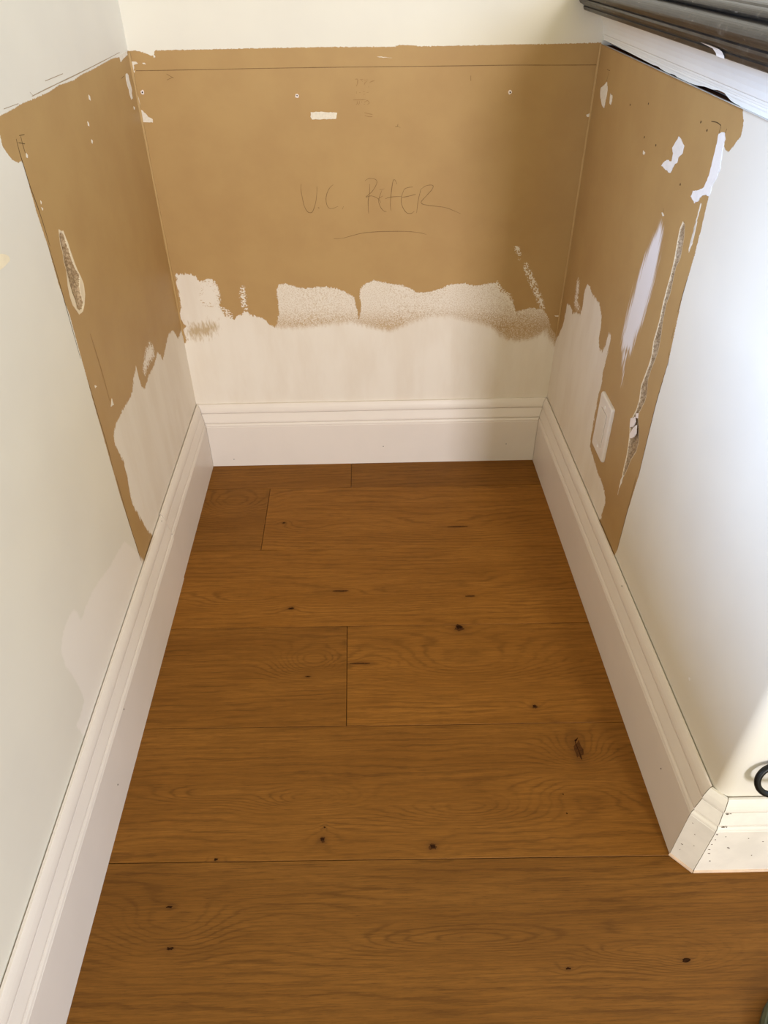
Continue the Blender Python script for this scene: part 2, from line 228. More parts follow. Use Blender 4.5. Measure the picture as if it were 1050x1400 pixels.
def wall_material():
    t = NT('wall_paint')
    v = t.coords(); vb = t.coords((1, 1, 0.28))
    nf = t.math('SUBTRACT', t.noise(v, 420, 2), 0.5)
    nb = t.math('SUBTRACT', t.noise(vb, 190, 3, 0.6), 0.5)
    nl = t.noise(v, 7, 3)
    # bottom coats
    white = t.mix(t.ss(nl, 0.3, 0.7), C_WHITE, lin(224, 218, 206))
    ochre = t.mix(t.ss(t.noise(v, 9, 4, 0.6), 0.3, 0.7), C_OCHRE, lin(173, 138, 90))
    e = t.math('MULTIPLY_ADD', nf, 0.004, t.attr('brown'))
    mb = t.ss(e, -0.0004, 0.0004)
    col = t.mix(mb, white, ochre)
    # thin, stippled roller coat
    st = t.noise(v, 480, 2, 0.6)
    th = t.attr('thin')
    mt = t.ss(t.math('MULTIPLY_ADD', nf, 0.010, t.math('MULTIPLY_ADD', nb, 0.008, th)), -0.0006, 0.0012)
    dens = t.math('MULTIPLY_ADD', t.ss(t.attr('thindens'), 0.25, 1.0), 0.26, 0.0)
    mt = t.math('MULTIPLY', mt, t.ss(t.math('ADD', st, dens), 0.38, 0.86, 0.08, 0.95))
    col = t.mix(mt, col, C_PRIMER)
    # full primer coat
    pr = t.math('MULTIPLY_ADD', nf, 0.008, t.math('MULTIPLY_ADD', nb, 0.018, t.attr('primer')))
    mp = t.ss(t.math('DIVIDE', pr, t.attr('soft')), -1.0, 1.0)
    pcol = t.mix(t.ss(t.noise(vb, 16, 4, 0.6), 0.35, 0.7), C_PRIMER, lin(225, 214, 200))
    col = t.mix(mp, col, pcol)
    # uncovered wisps inside the primer
    lt = t.ss(t.math('ADD', t.math('MULTIPLY', t.attr('wisp'), 45.0), t.math('MULTIPLY', nb, 3.0)), 0.0, 1.2, 0, 0.85)
    col = t.mix(lt, col, lin(182, 156, 116))
    bt = t.ss(t.math('ADD', t.math('MULTIPLY', t.attr('bits'), 14.0), t.math('MULTIPLY', t.math('SUBTRACT', t.noise(v, 330, 2, 0.6), 0.575), 9.0)), 0.0, 0.25)
    bt = t.math('MULTIPLY', bt, t.ss(t.attr('bits'), -0.001, 0.003))
    col = t.mix(bt, col, C_OCHRE)
    # dry brush speckle
    sp = t.math('SUBTRACT', t.noise(v, 300, 2, 0.7), 0.52)
    md = t.ss(t.math('ADD', t.math('MULTIPLY', t.attr('dry'), 90.0), t.math('MULTIPLY', sp, 6.0)), 0.0, 0.35)
    md = t.math('MULTIPLY', md, t.ss(t.attr('dry'), -0.004, -0.0005))
    col = t.mix(md, col, C_PRIMER)
    # bluish filler smear, feathered patch
    vs_ = t.coords((2.2, 2.2, 0.12)); ns = t.math('SUBTRACT', t.noise(vs_, 120, 3, 0.6), 0.5)
    ms = t.ss(t.math('MULTIPLY_ADD', ns, 0.045, t.attr('smear')), -0.005, 0.010, 0, 0.95)
    col = t.mix(ms, col, lin(234, 230, 234))
    mq = t.ss(t.math('MULTIPLY_ADD', nb, 0.010, t.attr('patch')), -0.002, 0.004, 0, 0.75)
    col = t.mix(mq, col, lin(238, 230, 222))
    # torn board: pale paper rim, crumbled grey core
    mo = t.ss(t.math('MULTIPLY_ADD', nf, 0.0016, t.attr('torn')), -0.0003, 0.0003)
    col = t.mix(mo, col, lin(226, 208, 178))
    mh = t.ss(t.math('MULTIPLY_ADD', nf, 0.003, t.attr('hole')), -0.0004, 0.0006)
    core = t.mix(t.ss(t.noise(v, 260, 4, 0.7), 0.35, 0.65), lin(132, 106, 74), lin(184, 158, 124))
    col = t.mix(mh, col, core)
    rough = t.math('MAXIMUM', t.math('MULTIPLY', mp, 0.8), 0.52)
    hgt = t.math('ADD', t.math('MULTIPLY', t.noise(v, 230, 3), 0.25), t.math('ADD', t.math('MULTIPLY', mp, 0.5), t.math('MULTIPLY', mh, t.noise(v, 500, 3))))
    t.bump(hgt, 0.35, 0.0006)
    return t.out(col, rough, 0.3)

def paint(name, c, rough=0.45, var=0.03, scale=14, bumpy=0.12, spec=0.35):
    t = NT(name); v = t.coords()
    n = t.noise(v, scale, 4, 0.6)
    c2 = tuple(max(0, x * (1 - 3 * var)) for x in c[:3]) + (1,)
    col = t.mix(t.ss(n, 0.35, 0.7), c, c2)
    t.bump(t.noise(v, 320, 2), bumpy, 0.0004)
    return t.out(col, rough, spec)

def wood_material():
    t = NT('oak_floor')
    v = t.coords()
    info = t.n('ShaderNodeObjectInfo')
    rnd = info.outputs['Random']
    off = t.n('ShaderNodeVectorMath', operation='ADD')
    cmb = t.n('ShaderNodeCombineXYZ'); t.link(t.math('MULTIPLY', rnd, 37.0), cmb.inputs[0]); t.link(t.math('MULTIPLY', rnd, 11.0), cmb.inputs[1])
    t.link(v, off.inputs[0]); t.link(cmb.outputs[0], off.inputs[1])
    def sc(x, y):
        mp = t.n('ShaderNodeMapping'); t.link(off.outputs[0], mp.inputs[0]); mp.inputs['Scale'].default_value = (x, y, 1); return mp.outputs[0]
    ring = t.attr('ring')
    warp = t.math('SUBTRACT', t.noise(sc(1.0, 4.0), 6.0, 3, 0.55), 0.5)
    jit = t.math('SUBTRACT', t.noise(sc(0.35, 3.0), 70.0, 3, 0.6), 0.5)
    h = t.math('ADD', ring, t.math('ADD', t.math('MULTIPLY', warp, 2.0), t.math('MULTIPLY', jit, 0.75)))
    s = t.math('SINE', t.math('MULTIPLY', h, 6.28318))
    line = t.math('POWER', t.math('MULTIPLY_ADD', s, 0.5, 0.5), 4.0)
    amp = t.ss(t.noise(sc(1.2, 5.0), 5.0, 2), 0.35, 0.65, 0.25, 1.0)
    line = t.math('MULTIPLY', line, amp)
    fib = t.noise(sc(1.0, 34.0), 12.0, 5, 0.8)
    pore = t.ss(t.noise(sc(1.0, 34.0), 42.0, 2, 0.6), 0.58, 0.70)
    tone = t.noise(sc(1.0, 6.0), 3.0, 3, 0.6)
    base = t.mix(t.ss(tone, 0.3, 0.7), lin(131, 84, 28), lin(147, 97, 37))
    base = t.mix(t.ss(fib, 0.36, 0.66, 0, 0.75), base, lin(106, 68, 22))
    base = t.mix(t.math('MULTIPLY', line, 0.46), base, lin(80, 48, 12))
    base = t.mix(t.math('MULTIPLY', pore, 0.5), base, lin(74, 43, 11))
    k = t.ss(t.attr('knot'), 0.0, 1.0, 0, 0.45)
    base = t.mix(k, base, lin(78, 46, 18))
    tint = t.attr('tone')
    cc = t.n('ShaderNodeCombineColor'); t.link(tint, cc.inputs[0]); t.link(tint, cc.inputs[1]); t.link(tint, cc.inputs[2])
    col = t.mul(base, cc.outputs[0])
    t.bump(t.math('SUBTRACT', 1.0, t.math('ADD', t.math('MULTIPLY', line, 0.5), pore)), 0.10, 0.0004)
    return t.out(col, 0.55, 0.16)

def cap_material():
    t = NT('black_stained_rail'); v = t.coords()
    vg = t.coords((60, 3, 60)); vd = t.coords((1, 1.0, 1))
    g = t.noise(vg, 6, 4, 0.7)
    col = t.mix(t.ss(g, 0.35, 0.7), lin(36, 32, 30), lin(56, 51, 47))
    dust = t.ss(t.noise(vd, 90, 4, 0.75), 0.52, 0.74, 0, 0.5)
    col = t.mix(dust, col, lin(128, 120, 108))
    sc_ = t.ss(t.noise(t.coords((1, 0.25, 1)), 160, 2, 0.6), 0.68, 0.76, 0, 0.6)
    col = t.mix(sc_, col, lin(150, 142, 130))
    t.bump(g, 0.25, 0.001)
    return t.out(col, t.math('MULTIPLY_ADD', dust, 0.4, 0.34), 0.5)

M = {}
M['wall'] = wall_material()
M['base'] = paint('baseboard_paint', lin(229, 219, 210), 0.38, 0.012, 6, 0.05)
M['base_old'] = paint('old_trim_paint', lin(232, 226, 216), 0.42, 0.03, 22, 0.2)
M['mould'] = paint('moulding_paint', lin(238, 238, 234), 0.34, 0.012, 9, 0.06)
M['chip'] = paint('bare_plaster', lin(232, 222, 206), 0.8, 0.04, 240, 0.4)
M['filler'] = paint('white_filler', lin(238, 234, 232), 0.8, 0.02, 120, 0.3)
M['flake'] = paint('plaster_flake', lin(240, 226, 218), 0.85, 0.02, 200, 0.3)
M['pencil'] = paint('pencil_graphite', lin(132, 100, 58), 0.6, 0.08, 300, 0.0)
M['pencil_faint'] = paint('pencil_faint', lin(160, 122, 74), 0.6, 0.06, 300, 0.0)
M['pencil_pale'] = paint('pencil_pale', lin(172, 150, 118), 0.7, 0.06, 200, 0.0)
M['cream_spot'] = paint('cream_filler', lin(244, 230, 200), 0.6, 0.02, 60, 0.1)
M['cut'] = paint('cut_line', lin(92, 66, 38), 0.8, 0.1, 200, 0.0)
M['dark'] = paint('dark_hole', lin(30, 22, 15), 0.9, 0.05, 200, 0.0, 0.0)
M['knot'] = paint('knot_wood', lin(50, 28, 11), 0.8, 0.15, 260, 0.2, 0.05)
M['knot_pale'] = paint('knot_brown', lin(84, 50, 19), 0.7, 0.15, 260, 0.1, 0.1)
M['wood'] = wood_material()
M['cap'] = cap_material()
M['rawwood'] = paint('raw_wood', lin(136, 88, 52), 0.8, 0.1, 120, 0.3)
M['chipdark'] = paint('chipped_paint', lin(98, 76, 60), 0.8, 0.1, 300, 0.2)
M['ochre'] = paint('ochre_paint', lin(184, 150, 100), 0.5, 0.02, 30, 0.1)
M['gapshade'] = paint('gap_shade_raw_wood', lin(84, 50, 32), 0.9, 0.1, 120, 0.3, 0.05)  # raw wood brown, dark enough to paint in the gap's shade
M['edge'] = paint('bare_board_edge', lin(222, 194, 168), 0.8, 0.05, 60, 0.3)
M['plastic'] = paint('outlet_plastic', lin(226, 216, 206), 0.32, 0.006, 20, 0.0)
M['plastic_in'] = paint('receptacle_plastic', lin(222, 211, 198), 0.36, 0.006, 20, 0.0)
M['screw'] = paint('screw_paint', lin(236, 230, 222), 0.3, 0.0, 20, 0.0)
M['cable'] = paint('black_rubber', lin(10, 9, 8), 0.4, 0.0, 20, 0.0, 0.3)
M['green'] = paint('green_rubber', lin(42, 56, 46), 0.7, 0.10, 90, 0.3)
M['green_rim'] = paint('green_rubber_rim', lin(82, 84, 64), 0.7, 0.08, 90, 0.3)

def flat_patch(name, uvw, mat, parent, depth_dir, thick=0.0006):
    """thin solid with the outline uvw (niche coords n x 3), rising by thick along depth_dir from the surface"""
    n = len(uvw); d = np.array(depth_dir) * thick
    top = place(*(uvw + d).T); bot = place(*(uvw - d * 0.3).T)
    V = np.concatenate([top, bot]); F = [tuple(range(n))] + [(i, i + n, (i + 1) % n + n, (i + 1) % n) for i in range(n)]
    o = mesh_obj(name, V, F, mat, parent); fix_normals(o)
    return o

def ragged(p, amp, seg):
    """resample an outline and roughen it"""
    out = []
    for i in range(len(p)):
        a, b = p[i], p[(i + 1) % len(p)]; L = np.linalg.norm(b - a); k = max(1, int(L / seg))
        for j in range(k):
            out.append(a + (b - a) * j / k + (rng.random(2) - .5) * 2 * amp * (1 if k > 1 else .5))
    return np.array(out)

def smooth_line(p, k=4):
    if len(p) < 3: return p
    out = []
    for i in range(len(p) - 1):
        p0 = p[max(i - 1, 0)]; p1 = p[i]; p2 = p[i + 1]; p3 = p[min(i + 2, len(p) - 1)]
        for j in range(k):
            t = j / k
            out.append(0.5 * ((2 * p1) + (-p0 + p2) * t + (2 * p0 - 5 * p1 + 4 * p2 - p3) * t * t + (-p0 + 3 * p1 - 3 * p2 + p3) * t ** 3))
    out.append(p[-1]); return np.array(out)

SURF = {'L': (lambda p: np.stack([0 * p[:, 0], p[:, 0], p[:, 1]], 1), (1, 0, 0)),
        'R': (lambda p: np.stack([0 * p[:, 0] + W, p[:, 0], p[:, 1]], 1), (-1, 0, 0)),
        'B': (lambda p: np.stack([p[:, 0], 0 * p[:, 0], p[:, 1]], 1), (0, -1, 0))}

def stroke(name, surf, line, mat, parent, width=0.0010, taper=True):
    p = smooth_line(np.array(line, float))
    if len(p) < 2: return
    d = np.gradient(p, axis=0); d /= (np.linalg.norm(d, axis=1)[:, None] + 1e-12); nrm = np.stack([-d[:, 1], d[:, 0]], 1)
    t = np.linspace(0, 1, len(p)); wd = width * (0.55 + 0.45 * np.sin(np.pi * t) if taper else np.ones(len(p)))
    wd = wd * (0.8 + 0.4 * rng.random(len(p)))
    poly = np.concatenate([p + nrm * wd[:, None] / 2, (p - nrm * wd[:, None] / 2)[::-1]])
    f, dd = SURF[surf]; n = len(p)
    V = place(*(f(poly) + np.array(dd) * 0.0002).T)
    F = [(i, i + 1, 2 * n - 2 - i, 2 * n - 1 - i) for i in range(n - 1)]
    return mesh_obj(name, V, F, mat, parent)

def chip(name, surf, poly, mat, parent, thick=0.0005, amp=0.0005, seg=0.003):
    f, dd = SURF[surf]
    return flat_patch(name, f(ragged(np.array(poly, float), amp, seg)), mat, parent, dd, thick)

def blob(surf, c, r, n=10, el=1.0):
    a = np.linspace(0, 2 * np.pi, n, endpoint=False); k = r * (0.8 + 0.4 * rng.random(n))
    return np.stack([c[0] + np.cos(a) * k, c[1] + np.sin(a) * k * el], 1)

# ------------------------------------------------------------------ walls
def slope(v): return 0.0130 * np.asarray(v, float)   # the rail drops a little towards the room

def wall_attrs(s, X, Y):
    keys = ['brown', 'primer', 'thin', 'dry', 'smear', 'patch', 'torn', 'hole', 'wisp', 'bits']
    A = {k: np.full(X.shape, -1.0) for k in keys}
    A['soft'] = np.full(X.shape, 0.0010); A['thindens'] = np.zeros(X.shape)
    near = (Y < 1.02) & ((X > -1.0) if s != 'B' else (X < W + .02))
    x, y = X[near], Y[near]
    A['brown'][near] = sdf(P(s + '_brown'), x, y)
    A['primer'][near] = sdf(P(s + '_primer'), x, y)
    A['dry'][near] = sdf_many(PL(s + '_dry'), x, y)
    if s == 'L':
        A['patch'][near] = sdf(P('L_patch'), x, y)
        A['torn'][near] = sdf(P('L_torn'), x, y); A['hole'][near] = sdf(P('L_hole'), x, y)
    if s == 'R':
        A['smear'][near] = np.maximum(sdf(P('R_smear'), x, y), sdf(P('R_smear2'), x, y) - 0.004)
        c = sdf(P('R_crack'), x, y); A['torn'][near] = c + 0.0007; A['hole'][near] = c - 0.0014
    if s == 'B':
        t = sdf(P('B_thin'), x, y); A['thin'][near] = t; A['wisp'][near] = sdf(P('B_lowthin'), x, y) + 0.004; A['bits'][near] = sdf(PL('B_dry')[2], x, y)
        A['soft'][near] = np.where((t > -0.004) & (x > 0.2), 0.0085, 0.0012)
        A['thindens'][near] = np.clip((y - 0.33) / 0.10, 0, 1)
    return A

def hole_depth(A, X, Y, deep):
    h = A['hole']; t = np.clip(h / 0.0035, 0, 1)
    r = 0.6 * vnoise(X * 260, Y * 170, 3) + 0.4 * vnoise(X * 700, Y * 600, 4)
    return t * deep * (0.45 + 0.9 * r) + np.clip(A['torn'] / 0.002, 0, 1) * 0.0004

# back wall
u = spans((0, W, 0.003), (W, W + 0.62, 0.06)); w = spans((0, 0.12, 0.02), (0.12, 0.56, 0.0026), (0.56, 1.0, 0.004), (1.0, 2.42, 0.1))
U, Wd = np.meshgrid(u, w, indexing='ij'); A = wall_attrs('B', U, Wd)
wall_back = grid_obj('wall_back', place(U, 0 * U, Wd), A, M['wall'], flip=False)
tag(wall_back, 'back wall of the niche, ochre paint with white primer brushed along the bottom', 'wall', 'structure')
# left wall
v = spans((0, -0.485, 0.003), (-0.485, -0.56, 0.0012), (-0.56, -0.64, 0.003), (-0.64, -1.06, 0.005), (-1.06, -1.32, 0.1))
w = spans((0, 0.12, 0.02), (0.12, 0.62, 0.0032), (0.62, 0.78, 0.002), (0.78, 1.0, 0.0035), (1.0, 2.42, 0.1))
V, Wd = np.meshgrid(v, w, indexing='ij'); A = wall_attrs('L', V, Wd)
wall_left = grid_obj('wall_left', place(-hole_depth(A, V, Wd, 0.007), V, Wd), A, M['wall'], flip=False)
lw = [(uu, vv, zz) for zz in (0.0, 0.85) for uu, vv in ((0, -1.3205), (0, -2.7), (-0.12, -2.7), (-0.12, -1.3205))]
mesh_obj('added_shade_wall', place(*np.array(lw).T), [(0, 3, 2, 1), (4, 5, 6, 7), (0, 1, 5, 4), (1, 2, 6, 5), (2, 3, 7, 6), (3, 0, 4, 7)], M['base'], wall_left)  # unseen low wall, added to keep left window light off the lower right wall
fw = [(uu, vv, zz) for zz in (0.0, 2.42) for uu, vv in ((-0.001, -1.32), (-0.12, -1.32), (-0.12, 0.0), (-0.03, 0.0))]
mesh_obj('wall_end', place(*np.array(fw).T), [(0, 1, 5, 4), (1, 2, 6, 5)], M['base'], wall_left)
tag(wall_left, 'left wall, cream paint with an ochre area and a torn gouge', 'wall', 'structure')
# right half wall with rounded front corner
v = spans((0, -0.50, 0.003), (-0.50, -0.57, 0.0011), (-0.57, -0.64, 0.003), (-0.64, VC + 0.003, 0.03))
R = 0.018; pu = [W] * len(v); pv = list(v); nu = [1.0] * len(v); nv = [0.0] * len(v)
cu, cv = W + R, VF + R
pv[-1] = cv
for a in np.linspace(0, 90, 13)[1:]:
    a = math.radians(a); pu.append(cu - R * math.cos(a)); pv.append(cv - R * math.sin(a)); nu.append(math.cos(a)); nv.append(math.sin(a))
for x in spans((W + R, W + 0.62, 0.08))[1:]: pu.append(x); pv.append(VF); nu.append(0); nv.append(1)
pu, pv, nu, nv = map(np.array, (pu, pv, nu, nv))
sparam = np.concatenate([v, v[-1] - 0.002 * np.arange(1, len(pu) - len(v) + 1)])
wf = spans((0, 0.12, 0.02), (0.12, 0.56, 0.003), (0.56, 0.78, 0.0035), (0.78, H, 0.0035))
Sg, Wg = np.meshgrid(sparam, wf, indexing='ij')
Wr = Wg + (Wg / H) * slope(pv)[:, None]
A = wall_attrs('R', Sg, Wr)
for k in A:
    if k not in ('soft', 'thindens'): A[k][len(v):] = -1.0
dep = hole_depth(A, Sg, Wr, 0.006)
XYZ = place(pu[:, None] + nu[:, None] * dep, pv[:, None] + nv[:, None] * dep, Wr)
# the board's top edge: a narrow ledge running back under the moulding
led = place(pu + nu * 0.0042, pv + nv * 0.0042, H + slope(pv)); led2 = place(pu + nu * 0.0048, pv + nv * 0.0048, H - 0.02 + slope(pv)); led3 = place(pu + nu * 0.024, pv + nv * 0.024, H - 0.02 + slope(pv))
XYZ = np.concatenate([XYZ, XYZ[:, -1:], led[:, None], led2[:, None], led3[:, None]], 1)
A = {k: np.concatenate([a] + [np.full_like(a[:, -1:], 0.001 if k == 'soft' else 0.0 if k == 'thindens' else 1.0 if (k == 'hole' and q_ > 1) else -1.0) for q_ in range(4)], 1) for k, a in A.items()}
wall_right = grid_obj('wall_right', XYZ, A, M['wall'], flip=True)
tag(wall_right, 'right half wall, cool white paint with an ochre area and a long crack', 'wall', 'structure')

cr = [(uu, vv, zz) for zz in (0.0, 0.948) for uu, vv in ((W + .026, 0), (W + .026, VF + .026), (W + .62, VF + .026), (W + .62, 0))]
mesh_obj('wall_core', place(*np.array(cr).T), [(0, 3, 2, 1), (4, 5, 6, 7), (0, 1, 5, 4), (1, 2, 6, 5), (2, 3, 7, 6), (3, 0, 4, 7)], M['base'], wall_right)

# ------------------------------------------------------------------ floor of oak planks
floor = empty('floor'); tag(floor, 'oak plank floor with knots, boards laid across the niche', 'floor', 'structure')
KN = [tuple(x * 1e-4 for x in k) for k in TR['F_knots']]; BU = TR['F_bumps']
def seam(k, u): return SEAM1 - PW * k + SKEW * u
def plank(u0, u1, row, tone=1.0):
    g = 0.0005; bv = 0.0005
    us = spans((u0 + g, u1 - g, 0.009)); ts = np.linspace(0, 1, 58)
    Ug, Tg = np.meshgrid(us, ts, indexing='ij')
    v0 = seam(row - 1, Ug) - g; v1 = seam(row, Ug) + g
    if row == 0: v0 = np.full_like(Ug, 0.0)
    Vg = v0 + (v1 - v0) * Tg
    ring = Vg * 72 + 1.6 * vnoise(Ug * 1.6 + row * 7, Vg * 9, row) * 2 + Ug * (0.9 if row % 2 else -0.7)
    for (bu, bv_, rx, ry, a) in BU:
        if seam(row, bu) - .01 < bv_ < (seam(row - 1, bu) if row else 0) + .01:
            ring = ring + a * 4.6 * np.exp(-((Ug - bu) / (rx * .8)) ** 2 - ((Vg - bv_) / (ry * .8)) ** 2)
    knot = np.zeros_like(Ug)
    for (ku, kv, rx, ry) in KN:
        if rx < 0.002 or ry < .0016: continue
        q = ((Ug - ku) / (rx * 1.3)) ** 2 + ((Vg - kv) / (ry * 1.3 + .0012)) ** 2
        knot = np.maximum(knot, np.exp(-q)); ring = ring + 1.3 * np.exp(-((Ug - ku) / (rx * 3.2)) ** 2 - ((Vg - kv) / (ry * 2.2 + .003)) ** 2) * (1 if ku > .4 else -1)
    Z = np.zeros_like(Ug)
    Z[0] = Z[-1] = -bv; Z[:, 0] = Z[:, -1] = -bv
    # bevel ring: pull the second row of vertices to the arris
    n, k = Ug.shape
    top = place(Ug, Vg, Z)
    a = top.copy()
    a[1, :] = a[0, :] + (a[1, :] - a[0, :]) * min(1, bv / 0.009); a[-2, :] = a[-1, :] + (a[-2, :] - a[-1, :]) * min(1, bv / 0.009)
    st = PW / 57; a[:, 1] = a[:, 0] + (a[:, 1] - a[:, 0]) * (bv / st); a[:, -2] = a[:, -1] + (a[:, -2] - a[:, -1]) * (bv / st)
    a[1, 1:-1, 2] = 0; a[-2, 1:-1, 2] = 0; a[1:-1, 1, 2] = 0; a[1:-1, -2, 2] = 0
    a[0, :, 2] = a[-1, :, 2] = -bv; a[:, 0, 2] = a[:, -1, 2] = -bv
    # skirt
    sk = np.pad(a, ((1, 1), (1, 1), (0, 0)), mode='edge')
    sk[0, :, 2] = sk[-1, :, 2] = -0.014; sk[:, 0, 2] = sk[:, -1, 2] = -0.014
    at = {'ring': np.pad(ring, 1, mode='edge'), 'knot': np.pad(knot, 1, mode='edge'), 'tone': np.full((n + 2, k + 2), tone)}
    c = np.array([*place((u0 + u1) / 2, float(Vg.mean()), 0)])
    o = grid_obj('plank', sk - c, at, M['wood'], flip=True, parent=floor)
    o.location = c
    o.data.polygons.foreach_set('use_smooth', np.zeros(len(o.data.polygons), bool))
    for (ku, kv, rx, ry) in KN:
        if u0 < ku < u1 and v1.min() < kv < v0.max() and seam(row, ku) < kv < (seam(row - 1, ku) if row else 0):
            nn = 14; an = np.linspace(0, 2 * np.pi, nn, endpoint=False); rr = 0.42 + 0.5 * rng.random(nn)
            if rx > 5 * ry: rr = 0.8 + .2 * rng.random(nn)
            poly = np.stack([ku + np.cos(an) * rx * rr, kv + np.sin(an) * ry * rr, 0 * an], 1)
            if min(rx, ry) > 0.0035:   # a real knot: brown oval with a dark, cracked heart
                kn_ = flat_patch('knot', poly, M['knot_pale'], o, (0, 0, 1), 0.00012)
                if ry > rx * 1.4:
                    core = np.array([(0.15, -.85), (0.05, -.2), (-.1, .4), (-.15, .85), (.25, .95), (.7, 1.1), (.3, .8), (0.0, .75), (.05, .3), (.2, -.2), (.3, -.85)])
                else:
                    core = np.array([(-.5, .5), (-.2, .62), (.45, .45), (.5, .1), (.3, -.3), (-.05, -.1), (-.3, -.55), (-.45, -.1)])
                cp_ = np.stack([ku + core[:, 0] * rx * .8, kv + core[:, 1] * ry * .8, 0 * core[:, 0]], 1)
                flat_patch('knot_crack', cp_, M['knot'], o, (0, 0, 1), 0.00022)
            else:
                flat_patch('knot', poly, M['knot_pale'] if rx > 5 * ry else M['knot'], o, (0, 0, 1), 0.00015)
    return o
sub = mesh_obj('subfloor', place(np.array([0, 1.5, 1.5, 0.]), np.array([0, 0, -1.98, -1.98]), np.full(4, -0.0139)), [(0, 3, 2, 1)], M['dark'], floor)
plank(0.0, 0.382, 0, 1.02); plank(0.382, W, 0, 0.94)
plank(0.0, 0.178, 1, 1.0); plank(0.178, W, 1, 1.2)
plank(0.0, W, 2, 1.2)
plank(0.0, 0.375, 3, 0.98); plank(0.375, W, 3, 1.13)
plank(0.0, W + .02, 4, 0.97)
plank(0.0, 1.50, 5, 0.82); plank(0.0, 1.5, 6, 1.0); plank(0.0, 0.62, 7, 1.05); plank(0.62, 1.5, 7, 0.95)  # first plank's low tone also paints in shade near the camera

# ------------------------------------------------------------------ baseboards
GAP = 0.0021
def ogee():
    return [(GAP, 0.0), (BT, 0.0), (BT, 0.1180), (BT - .0007, 0.1192), (BT - .0007, 0.1206), (BT + .0001, 0.1218), (BT - .0006, 0.1245), (BT - .0022, 0.1275),
            (0.0136, 0.1288), (0.0136, 0.1296), (0.0168, 0.1312), (0.0166, 0.1335), (0.0152, 0.1385), (0.0136, 0.1440), (0.0122, 0.1490), (0.0114, 0.1520), (0.0108, 0.1532),
            (0.0082, 0.1540), (0.0082, 0.1548), (0.0116, 0.1562), (0.0117, 0.1590), (0.0109, 0.1630), (0.0094, 0.1680), (0.0074, 0.1725), (0.0056, 0.1758), (0.0046, BH), (GAP, BH)]
PROF = ogee()
def sweep(name, prof, stations, mat, parent, gap=True, wf=None):
    """stations: ((u,v) on the wall line, mitred offset direction)"""
    V = []; n = len(prof)
    for (p, o) in stations:
        for d, z in prof: V.append((p[0] + o[0] * d, p[1] + o[1] * d, z + (wf(p[1]) if wf else 0)))
    V = np.array(V); F = []
    for s in range(len(stations) - 1):
        for i in range(n): F.append((s * n + i, s * n + (i + 1) % n, (s + 1) * n + (i + 1) % n, (s + 1) * n + i))
    F.append(tuple(range(n))); F.append(tuple(range((len(stations) - 1) * n, len(stations) * n)))
    o = mesh_obj(name, place(*V.T), F, mat, parent); fix_normals(o)
    return o
def nail(parent, u, v, w, dirn, r=0.0011):
    a = np.linspace(0, 2 * np.pi, 8, endpoint=False)
    d = np.array(dirn, float)
    e = np.array([0, 0, 1.0]); s = np.cross(d, e)
    poly = np.array([u, v, w]) + r * (np.cos(a)[:, None] * s + np.sin(a)[:, None] * e)
    flat_patch('nail_hole', poly, M['dark'], parent, dirn, 0.0003)
def board_root(name, label, loc):
    o = empty(name, place(*loc)); tag(o, label, 'baseboard', 'structure'); return o
e_ = 0.0006
bl = board_root('baseboard_left', 'long white baseboard along the left wall, pieced from two lengths', (0.01, -0.8, 0))
sweep('board_length', PROF, [((0, -2.2 * e_), (1, -1)), ((0, -0.4362), (1, -.1))], M['base'], bl)
sweep('board_length', [(d + (.0013 if d > GAP else 0), z - (0.0 if z < .01 else .0022)) for d, z in PROF], [((0, -0.4382), (1, -.1)), ((0, -1.32), (1, 0))], M['base'], bl)
for (vv, z, dd) in ((-0.47, .142, .0117), (-0.452, .1715, .008), (-0.80, .143, .0117), (-0.855, .112, BT + .0013), (-0.95, .05, BT + .0013), (-.30, .142, .0117)):
    nail(bl, dd + .0004, vv, z, (1, 0, 0))
bb = board_root('baseboard_back', 'short white baseboard across the back of the niche', (W / 2, -0.01, 0))
sweep('board_length', [(d - (GAP * .8 if d == GAP else 0), z) for d, z in PROF], [((e_, 0), (1, -1)), ((W - e_, 0), (-1, -1))], M['base'], bb)
for (uu, z, dd) in ((0.4586, .1435, .0112), (0.769, .1435, .0112), (0.0728, .1435, .0112), (0.4668, .052, BT), (0.7853, .052, BT), (0.076, .021, BT)):
    nail(bb, uu, -dd - .0003, z, (0, -1, 0))
brt = board_root('baseboard_right', 'long white baseboard along the right wall below the outlet', (W - .01, -0.5, 0))
sweep('board_length', PROF, [((W, -2.2 * e_), (-1, -1)), ((W, VC + e_), (-1, -.4142))], M['base'], brt)
for (vv, z, dd) in ((-0.62, .142, .0117), (-0.66, .1715, .008), (-0.955, .142, .0117), (-0.96, .08, BT), (-.40, .142, .0117)):
    nail(brt, W - dd - .0004, vv, z, (-1, 0, 0))
PO = [(d, z) for d, z in PROF if z >= 0]
c0 = (W, VC - e_); c1 = (0.8925, VF)
PO2 = [(d + .0006 if d > .003 else d, (0.0055 if z == 0 else z)) for d, z in PROF]
bc = board_root('baseboard_corner', 'small chipped white baseboard block cut at an angle round the wall corner', (.88, -1.06, 0))
sweep('board_length', PO2, [(c0, (-1, -.4142)), ((c1[0] - e_, c1[1]), (-.4142, -1))], M['base_old'], bc)
sweep('bare_edge', [(GAP, 0), (BT + .0022, 0), (BT + .0026, .003), (BT + .0012, .0058), (GAP, .0058)], [(c0, (-1, -.4142)), ((c1[0] - e_, c1[1]), (-.4142, -1))], M['edge'], bc)
bf = board_root('baseboard_front', 'chipped white baseboard across the front end of the right half wall', (1.1, -1.07, 0))
sweep('board_length', PO2, [((c1[0] + e_, c1[1]), (-.4142, -1)), ((W + .62, VF), (0, -1))], M['base_old'], bf)
